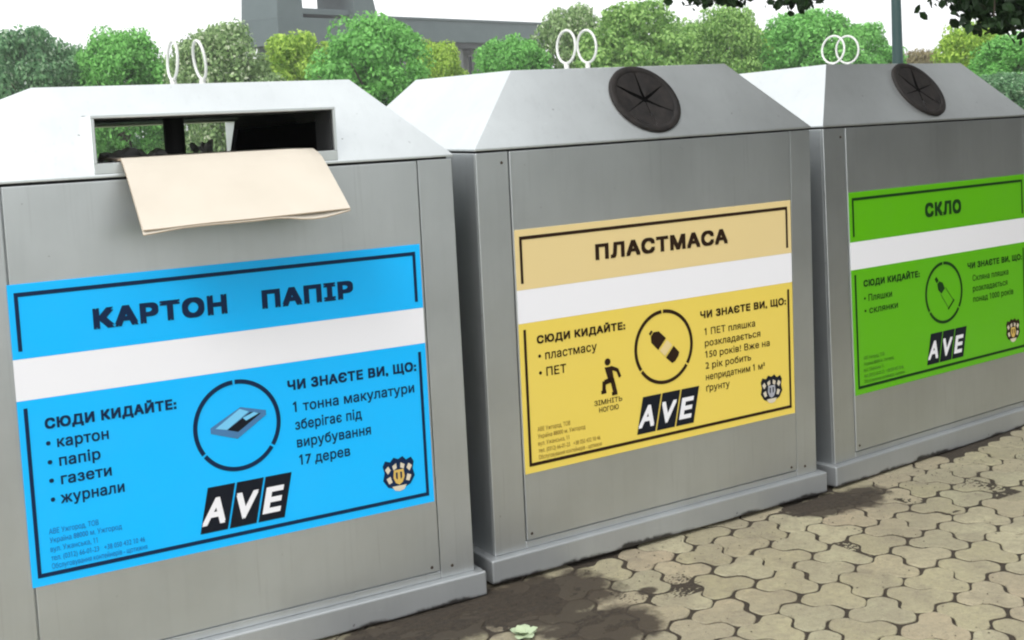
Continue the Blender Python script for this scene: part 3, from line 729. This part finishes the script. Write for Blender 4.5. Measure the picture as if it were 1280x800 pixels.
# waste paper lying inside, seen through the slot
for k, (x, y, rz, s, lab) in enumerate(((.60, .50, .3, .10, 'white crumpled paper sheet inside the slot, at its left end'), (.93, .84, 1.1, .05, 'small white paper scrap inside the slot, right of the dark column'), (.50, .72, -.4, .11, 'pale paper sheet lying deeper inside the slot, behind the crumpled sheet'))):
    bm = bmesh.new(); bmesh.ops.create_grid(bm, x_segments=10, y_segments=8, size=1)
    for v in bm.verts:
        v.co = Vector((v.co.x*s, v.co.y*s*.7, .035+.05*noise.noise(Vector((v.co.x*1.7+k*5, v.co.y*1.7, k)))+(.055 if k != 1 else .07)))
    o = from_bm('paper_sheet', bm, None, M['paper'], True); o.matrix_world = MB1 @ Matrix.Translation((x, y, (1.432, 1.430, 1.412)[k])) @ Matrix.Rotation(rz, 4, 'Z')
    tag(o, lab, 'paper')

# ------------------------------------------------------------------ weed in the joint at the front
def weed(loc, n, size, seed, lab):
    rr = random.Random(seed); root = empty('weed', loc); tag(root, lab, 'weed')
    for k in range(n):
        a = 2*math.pi*k/n+rr.uniform(-.3, .3); L = size*rr.uniform(.6, 1.1); el = rr.uniform(.3, 1.0)
        d_ = Vector((math.cos(a)*math.cos(el), math.sin(a)*math.cos(el), math.sin(el))); s_ = Vector((-math.sin(a), math.cos(a), 0))
        bm = bmesh.new(); L0 = [bm.verts.new(d_*L*t-Vector((0, 0, L*t*t*.35))+s_*w_*L*.30) for t, w_ in ((.05, .12), (.4, 1), (.75, .8))]; R0 = [bm.verts.new(d_*L*t-Vector((0, 0, L*t*t*.35))-s_*w_*L*.30) for t, w_ in ((.05, .12), (.4, 1), (.75, .8))]
        tp = bm.verts.new(d_*L-Vector((0, 0, L*.35)))
        for i in range(2): bm.faces.new((L0[i], R0[i], R0[i+1], L0[i+1]))
        bm.faces.new((L0[2], R0[2], tp)); from_bm('leaf', bm, root, M['weed'])
M['weed'] = mat('pale_weed_leaf', (.42, .50, .32), .5)
weed((-.145, -.405, -.004), 17, .06, 3, 'small pale green weed growing between pavers at the bottom edge')

# ------------------------------------------------------------------ trees
def tree_xy(px, d): 
    a = R(30.03)+math.atan((px-607)/1504.2); return CAM.x+d*math.sin(a), CAM.y+d*math.cos(a)
def top_z(px, py, d): return 1.54+d*(161-.0592*(px-607)-py)/1504.2*math.cos(math.atan((px-607)/1504.2))
CR = []
def crown_mesh(seed, n, leaf, lobes):
    """unit crown: x,y in -1..1, z in 0..1; leaf clumps on many small sub-clumps with gaps between"""
    rr = random.Random(seed); vs, fs = [], []
    cl = []
    for k in range(lobes):
        a = rr.uniform(0, 2*math.pi); z = .08+.84*rr.random()**.8; env = max(.05, 1-abs((z-.46)/.50)**2.2)**.5; r_ = env*rr.random()**.4*.80
        cl.append((Vector((r_*math.cos(a), r_*math.sin(a), z)), rr.uniform(.13, .24)))
    for k in range(n):
        c, r_ = cl[rr.randrange(lobes)]
        d_ = Vector((rr.gauss(0, 1), rr.gauss(0, 1), rr.gauss(0, 1)+.25)).normalized()
        q = c+Vector((d_.x, d_.y, d_.z*.55))*r_*rr.uniform(.72, 1.06)
        nn = (d_+Vector((rr.gauss(0, .5), rr.gauss(0, .5), rr.gauss(0, .5)))).normalized()
        t = nn.orthogonal().normalized(); t = Matrix.Rotation(rr.uniform(0, 6.28), 3, nn) @ t; b = nn.cross(t)
        s = leaf*rr.uniform(.6, 1.35); k0 = len(vs)
        for (u, w_) in ((-1, 0), (-.25, .55), (.55, .4), (1, 0), (.5, -.45), (-.3, -.5)):
            o_ = t*u*s+b*w_*s; vs.append((q.x+o_.x, q.y+o_.y, q.z+(o_.z)*.55+nn.z*s*.12*(1-abs(u))))
        fs.append((k0, k0+1, k0+2, k0+3)); fs.append((k0, k0+3, k0+4, k0+5))
    me = bpy.data.meshes.new('crown'); me.from_pydata(vs, [], fs); return me
for s in range(5): CR.append(crown_mesh(s+11, 24000, .029, 140))
def trunk_mesh(h_, r_, seed, spread):
    rr = random.Random(seed); bm = bmesh.new()
    tube(bm, [(0, 0, -.1), (rr.gauss(0, .04), rr.gauss(0, .04), h_*.3), (rr.gauss(0, .08), rr.gauss(0, .08), h_*.62), (rr.gauss(0, .1), 0, h_*.88)], [r_*1.25, r_, r_*.7, r_*.25], 9)
    for k in range(6):
        a = rr.uniform(0, 6.28); z0 = h_*rr.uniform(.25, .5); tube(bm, [(0, 0, z0), (math.cos(a)*spread*.35, math.sin(a)*spread*.35, z0+h_*.14), (math.cos(a)*spread*.8, math.sin(a)*spread*.8, z0+h_*.3)], [r_*.5, r_*.3, r_*.1], 6)
    me = bpy.data.meshes.new('trunk'); bm.to_mesh(me); bm.free(); me.materials.append(M['bark']); return me
TL = [ # px, top py, half width px, distance, leaf kind, label
 (8, 66, 26, 60, 'pale', 'pale grey-green bush-like tree at the far left edge'),
 (60, 40, 44, 56, 'dark', 'dark green tree with pale leaf specks, second from the left edge'),
 (112, 62, 28, 60, 'dark', 'low dark bluish tree between the dark speckled one and the bright one'),
 (168, 44, 46, 55, 'bright', 'bright green tree just left of the first pair of lifting rings'),
 (226, 78, 26, 62, 'mid', 'low green tree seen between the two lifting rings of the blue bin'),
 (294, 34, 50, 52, 'pale', 'dull green tree with whitish leaves in front of the grey tower'),
 (388, 46, 46, 57, 'yellow', 'yellow-green tree below the grey tower'),
 (478, 24, 58, 50, 'bright', 'large round bright green tree rising in front of the grey roof band'),
 (556, 58, 32, 58, 'yellow', 'small yellowish tree beside the pillars under the grey roof band'),
 (650, 53, 42, 54, 'bright', 'low bright green tree below the right end of the grey roof band'),
 (730, 12, 42, 56, 'pale', 'pale green tree behind the lifting rings of the yellow bin'),
 (808, 8, 58, 52, 'mid', 'broad green tree with the highest top, behind the yellow bin roof'),
 (868, 30, 34, 60, 'mid', 'narrow green tree to the right of the broad one with the highest top'),
 (918, 14, 38, 54, 'mid', 'upright green tree standing above the gap between yellow and green bins'),
 (962, 46, 28, 62, 'yellow', 'low yellow-green tree left of the lifting rings of the green bin'),
 (1022, 17, 50, 55, 'bright', 'green tree behind the lifting rings of the green bin'),
 (1084, 34, 36, 58, 'bright', 'green tree just left of the lamp post'),
 (1158, 66, 32, 70, 'brown', 'low reddish brown shrub right of the lamp post'),
 (1222, 36, 36, 46, 'yellow', 'light green tree with brownish leaves under the hanging branch at right'),
 (1286, 48, 46, 44, 'bright', 'bright green tree cut by the right edge'),
 (1262, 96, 40, 40, 'dark', 'dark low tree at the right edge behind the green bin'),
]
for k, (px, py, hw, d_, kind, lab) in enumerate(TL):
    x, y = tree_xy(px, d_); zt = top_z(px, py, d_); r_ = hw/1504.2*d_*1.56
    root = empty('tree' if kind != 'brown' else 'shrub', (x, y, -.1)); tag(root, lab, 'tree' if kind != 'brown' else 'shrub', 'trees across the lawn behind the containers')
    cm = CR[k % 5]; cr = bpy.data.objects.new('crown', cm); col.objects.link(cr); cr.parent = root
    if len(cm.materials) == 0: cm.materials.append(LM['mid'])
    cr.material_slots[0].link = 'OBJECT'; cr.material_slots[0].material = LM[kind]
    z0 = .7 if zt > 2.5 else .2
    cr.location = (0, 0, z0+.1); cr.scale = (r_, r_, zt-z0+.1); cr.rotation_euler = (0, 0, k*1.3)
    new_obj('trunk', trunk_mesh(zt*.9, .10+.02*zt, k, r_), root)
# hedge closing the view below the crowns
def leaf_cloud(name, pts_fn, n, leaf, m, seed, aspect=.5):
    rr = random.Random(seed); vs, fs = [], []
    for k in range(n):
        q, d_ = pts_fn(rr); nn = (d_+Vector((rr.gauss(0, .5), rr.gauss(0, .5), rr.gauss(0, .5)))).normalized()
        t = Matrix.Rotation(rr.uniform(0, 6.28), 3, nn) @ nn.orthogonal().normalized(); b = nn.cross(t); s = leaf*rr.uniform(.6, 1.3); k0 = len(vs)
        for (u, w_, l_) in ((-1, 0, 0), (-.35, .8, .12), (.45, .62, .1), (1, 0, -.12), (.45, -.62, .1), (-.35, -.8, .12)):
            vs.append(tuple(q+t*u*s+b*w_*s*aspect/.5*.8+nn*l_*s))
        fs.append((k0, k0+1, k0+2, k0+3)); fs.append((k0, k0+3, k0+4, k0+5))
    me = bpy.data.meshes.new(name); me.from_pydata(vs, [], fs); me.materials.append(m); return me
def hedge_pts(rr):
    px = rr.uniform(-160, 1500); d_ = 66+rr.uniform(-1, 1)+4*math.sin(px*.02); x, y = tree_xy(px, d_)
    z = rr.random()**.8*(2.3+.5*math.sin(px*.05)+.4*math.sin(px*.13)); return Vector((x, y, z-.1)), Vector((-.5, -.8, .3))
hg = new_obj('hedge', leaf_cloud('hedge', hedge_pts, 24000, .24, LM['dark'], 5)); tag(hg, 'long dark green hedge running behind all the trees', 'hedge')

# near tree at the right whose leaves hang into the picture
nx, ny = 6.6, -1.9
near = empty('street_tree', (nx, ny, -.1)); tag(near, 'large dark-leaved tree whose branches hang into the top right corner', 'tree')
bm = bmesh.new(); tube(bm, [(0, 0, -.1), (.05, .03, 1.6), (-.05, .08, 3.0), (-.1, .0, 5.2), (0, 0, 7.5)], [.30, .22, .19, .12, .04], 14)
tips = []
rr = random.Random(21)
for k in range(15):
    a = k*2.4+rr.uniform(-.3, .3); z0 = 2.6+k*.26; L = rr.uniform(3.0, 4.4)*(1-.03*k); zt = z0+rr.uniform(.2, 1.6)
    e = Vector((math.cos(a)*L, math.sin(a)*L, zt)); mid_ = Vector((math.cos(a+.15)*L*.5, math.sin(a+.15)*L*.5, z0+(zt-z0)*.75+.35))
    tube(bm, [(0, 0, z0-.4), tuple(mid_), tuple(e)], [.08, .05, .015], 7); tips += [mid_, e, mid_.lerp(e, .5), e.lerp(mid_, .25)]
from_bm('trunk', bm, near, M['bark'], True)
def canopy_pts(rr_):
    if rr_.random() < .86:
        b = tips[rr_.randrange(len(tips))]; d_ = Vector((rr_.gauss(0, 1), rr_.gauss(0, 1), rr_.gauss(0, .6))).normalized()
        q = b+d_*rr_.uniform(.2, 1.15); q.z = max(q.z, 3.75+.25*noise.noise(Vector((q.x, q.y, 0)))); return q, Vector((0, 0, 1))+d_*.5
    a = rr_.uniform(0, 6.28); r_ = 4.2*math.sqrt(rr_.random()); z = 3.3+rr_.random()*(4.4*(1-(r_/4.6)**2)+.3)
    return Vector((r_*math.cos(a), r_*math.sin(a), z)), Vector((0, 0, 1))
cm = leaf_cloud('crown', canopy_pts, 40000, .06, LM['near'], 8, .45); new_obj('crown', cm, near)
# sprays that dip into view: twig and leaves, each hung from the crown
for px, py, d_, n, sx, sz in ((1268, 2, 9.6, 150, .17, .12), (1272, 22, 9.5, 34, .09, .05), (1228, 2, 9.8, 46, .12, .05), (1250, 30, 9.4, 9, .05, .04), (1205, -4, 10, 12, .1, .03), (905, -1, 10.6, 34, .13, .035), (925, 4, 10.5, 7, .05, .03), (1008, 1, 10.3, 24, .10, .035), (1018, 9, 10.3, 6, .05, .025), (960, -9, 10.4, 14, .3, .02)):
    K_ = .74; d_ *= K_; sx *= K_; sz *= K_
    x, y = tree_xy(px, d_); z = top_z(px, py, d_); c = Vector((x-nx, y-ny, z+.1))
    s_ = Vector((.83, -.55, 0))
    def pf(rr_, c=c, sx=sx, sz=sz): return c+s_*rr_.gauss(0, sx)+Vector((-.5, -.8, 0))*rr_.gauss(0, .10)+Vector((0, 0, rr_.gauss(0, sz))), Vector((rr_.gauss(0, .6), -.8, .4))
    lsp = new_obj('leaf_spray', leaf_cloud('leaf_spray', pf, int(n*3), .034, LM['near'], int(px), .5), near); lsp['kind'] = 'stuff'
    # a drooping limb carries the spray: leaves all along it, out of the picture above
    out = Vector((c.x, c.y, 0)).normalized(); tip = Vector((c.x, c.y, c.z+.75))+out*.1; k1 = Vector((c.x*.55, c.y*.55, 3.95)); k2 = Vector((c.x*.85, c.y*.85, 3.85))
    bm = bmesh.new(); tube(bm, [(0, 0, 3.1), tuple(k1*.5+Vector((0, 0, 1.8))), tuple(k1), tuple(k2), tuple(tip), tuple(c+Vector((.03, 0, .25))), tuple(c-Vector((0, 0, sz)))], [.07, .05, .035, .022, .012, .006, .0025], 6); from_bm('limb', bm, near, M['bark'])
    def pl(rr_, c=c, k1=k1, k2=k2, tip=tip):
        t = rr_.random()
        if t < .4: q = k1.lerp(k2, rr_.random())
        elif t < .8: q = k2.lerp(tip, rr_.random())
        else: q = tip.lerp(c, .55*rr_.random())
        w_ = .34 if t < .8 else .13
        return q+Vector((rr_.gauss(0, w_), rr_.gauss(0, w_), rr_.gauss(0, w_*.35))), Vector((rr_.gauss(0, .5), rr_.gauss(0, .5), 1))
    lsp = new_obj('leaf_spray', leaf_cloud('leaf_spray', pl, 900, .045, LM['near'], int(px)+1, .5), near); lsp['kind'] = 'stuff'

added_tree = empty('street_tree', (7.4, -8.2, -.1)); tag(added_tree, 'dark-leaved tree of the same row, outside the picture to the right of the viewer', 'tree')  # unseen copy of the near tree, added to darken the paint's reflections
for ch in list(near.children):
    if ch.name.startswith(('trunk', 'crown')):
        c_ = ch.copy(); col.objects.link(c_); c_.parent = added_tree; c_.rotation_euler = (0, 0, 2.1)
def added_hedge_pts(rr_):
    t = rr_.random(); a = Vector((7.3, -9.6, 0)).lerp(Vector((10.2, -.6, 0)), t); z = rr_.random()*3.4
    return a+Vector((.9, -.45, 0))*rr_.uniform(-.5, .5)+Vector((0, 0, z)), Vector((-.8, .4, .4))
h2 = new_obj('hedge', leaf_cloud('hedge', added_hedge_pts, 30000, .09, LM['near'], 31)); tag(h2, 'tall dark hedge outside the picture on the right, mirrored in the grey paint', 'hedge')  # unseen, added as a dark mass for the grey paint to reflect

# ------------------------------------------------------------------ lamp post
lp = empty('lamp_post', (9.40, 6.35, -.1)); tag(lp, 'grey-green steel lamp post rising behind the green container', 'lamp post')
bm = bmesh.new(); tube(bm, [(0, 0, 0), (0, 0, .02)], [.20, .20], 20); tube(bm, [(0, 0, .0201), (0, 0, 1.1), (0, 0, 1.13), (0, 0, 5.6)], [.088, .080, .068, .036], 20); from_bm('post', bm, lp, M['pole'], True)
bm = bmesh.new(); tube(bm, [(0, 0, 5.55), (-.25, -.1, 5.85), (-.75, -.3, 5.98)], [.03, .028, .025], 10); from_bm('arm', bm, lp, M['pole'], True)
bm = bmesh.new(); tube(bm, [(-.7, -.28, 5.97), (-.85, -.34, 5.99), (-1.2, -.48, 6.0), (-1.3, -.52, 5.99)], [.05, .11, .10, .03], 14)
lh = from_bm('lamp_head', bm, lp, M['pole'], True)
bm = bmesh.new(); bmesh.ops.create_uvsphere(bm, u_segments=16, v_segments=8, radius=.1, matrix=Matrix.Translation((-1.02, -.408, 5.92)) @ Matrix.Diagonal((1.6, 1, .5, 1))); from_bm('lamp_glass', bm, lh, M['glass_lamp'], True)

# ------------------------------------------------------------------ building far behind
m = mat('grey_stone_cladding', (.16, .185, .20), .7); h = N(m)
bt = h.n('ShaderNodeTexBrick'); bt.inputs['Scale'].default_value = 1; bt.inputs['Brick Width'].default_value = 2.4; bt.inputs['Row Height'].default_value = 1.2; bt.inputs['Mortar Size'].default_value = .02
h.l(h.mix(h.noise(.6, 5, .6, h.coord()), (.062, .088, .094, 1), (.10, .13, .135, 1)), h.b.inputs['Base Color']); M['clad'] = m
M['cladlight'] = mat('pale_concrete', (.15, .155, .15), .8)
M['claddark'] = mat('dark_soffit', (.05, .055, .06), .7)
M['winglass'] = mat('window_glass', (.03, .04, .05), .08)
M['winframe'] = mat('window_frame_paint', (.35, .34, .33), .5)
U = Vector((42.3, 13.9, 0)).normalized(); V_ = Vector((-U.y, U.x, 0))
bd = empty('building'); bd.matrix_world = Matrix.Translation((42.3, 112.4, -.1)) @ Matrix(((U.x, V_.x, 0, 0), (U.y, V_.y, 0, 0), (0, 0, 1, 0), (0, 0, 0, 1)))
tag(bd, 'long grey building with a flat roof band and pillars, behind the trees', 'building')
LB = 44.6
def part(name, *b, m=None, parent=bd, bev=.03):
    bm = bmesh.new(); box(bm, *b, bev, 1); return from_bm(name, bm, parent, m)
rb = part('roof_band', 1.5, LB, 0, 6, 11.85, 14.28, m=M['clad'])
part('cornice', 1.4, LB+.1, -.12, 6.1, 14.285, 14.55, m=M['clad'])
part('soffit', 2.0, LB-.5, .5, 5.8, 11.2, 11.845, m=M['claddark'])
wl = part('wall', 3.0, LB-1.5, 3.2, 5.7, 0, 11.195, m=M['cladlight'])
for k in range(17):
    x = 3.2+k*3.05
    if x > LB-2: break
    part('pillar', x, x+.75, .9, 1.65, 0, 11.19, m=M['cladlight'], bev=.02)
    for fl in range(3):
        wf = part('window', x+.95, x+2.75, 3.08, 3.19, 1.0+fl*3.5, 3.6+fl*3.5, m=M['winframe'], bev=0)
        for q in range(2): part('pane', x+1.03+q*.84, x+1.80+q*.84+.02, 3.04, 3.075, 1.1+fl*3.5, 3.5+fl*3.5, m=M['winglass'], parent=wf, bev=0)
tw = empty('tower'); U2 = Vector((.945, .327, 0)); V2 = Vector((-U2.y, U2.x, 0))
tw.matrix_world = Matrix.Translation((39.5, 104.9, -.1)) @ Matrix(((U2.x, V2.x, 0, 0), (U2.y, V2.y, 0, 0), (0, 0, 1, 0), (0, 0, 0, 1)))
tag(tw, 'grey stepped tower block with an open gap near its top, left of the roof band', 'building')
def tpart(name, *b, m=M['clad']): return part(name, *b, m=m, parent=tw)
tpart('block', 0, 13.4, 0, 5.4, 10.7, 13.26)
tpart('shaft', 1.2, 12.2, 1.0, 4.8, 0, 10.695)
for k in range(5):
    for fl in range(3): tpart('window', 1.9+k*2.05, 3.2+k*2.05, .93, .995, 1+fl*3.3, 3.2+fl*3.3, m=M['winglass'])
def wedge(x0, x1, xt0, xt1, z0, z1):
    bm = bmesh.new(); vs = []
    for y in (0.02, 5.38):
        vs.append([bm.verts.new((x, y, z)) for x, z in ((x0, z0), (x1, z0), (xt1, z1), (xt0, z1))])
    A, B = vs; bm.faces.new(A); bm.faces.new(B[::-1])
    for i in range(4): bm.faces.new((A[i], B[i], B[(i+1) % 4], A[(i+1) % 4]))
    return bm
from_bm('pier', wedge(.0, 3.2, .35, 3.2, 13.265, 17.2), tw, M['clad'])
from_bm('pier', wedge(9.9, 13.3, 9.9, 12.2, 13.265, 17.2), tw, M['clad'])
tpart('crossbeam', 3.205, 9.895, .6, 4.8, 13.68, 14.25)
tpart('top_beam', .35, 12.2, .1, 5.3, 17.205, 18.4)

# ------------------------------------------------------------------ crumbs of earth and grit in the joints
rr = random.Random(77); vs, fs = [], []
for k in range(1500):
    x = rr.uniform(-1.2, 3.4); y = rr.uniform(-1.5, .02)
    if rr.random() < .5: y = rr.uniform(-.30, .0)
    r_ = rr.uniform(.0012, .0042); a = rr.uniform(0, 6.28); k0 = len(vs)
    for j in range(4): vs.append((x+r_*math.cos(a+j*1.57)*rr.uniform(.6, 1.2), y+r_*math.sin(a+j*1.57)*rr.uniform(.6, 1.2), .0005))
    vs.append((x, y, r_*.7)); fs += [(k0+j, k0+(j+1) % 4, k0+4) for j in range(4)]
me = bpy.data.meshes.new('grit'); me.from_pydata(vs, [], fs); me.materials.append(M['soil']); o = new_obj('grit', me); o['kind'] = 'stuff'

# ------------------------------------------------------------------ the humid air
bm = bmesh.new(); box(bm, -262, 262, -262, 262, -1.2, 19.5)
hz = from_bm('haze', bm); hz['kind'] = 'stuff'
m = bpy.data.materials.new('haze'); m.use_nodes = True; t = m.node_tree; t.nodes.clear()
o_ = t.nodes.new('ShaderNodeOutputMaterial'); v_ = t.nodes.new('ShaderNodeVolumePrincipled'); v_.inputs['Color'].default_value = (.97, .98, 1, 1); v_.inputs['Density'].default_value = .0008
t.links.new(v_.outputs[0], o_.inputs['Volume']); hz.data.materials.append(m)
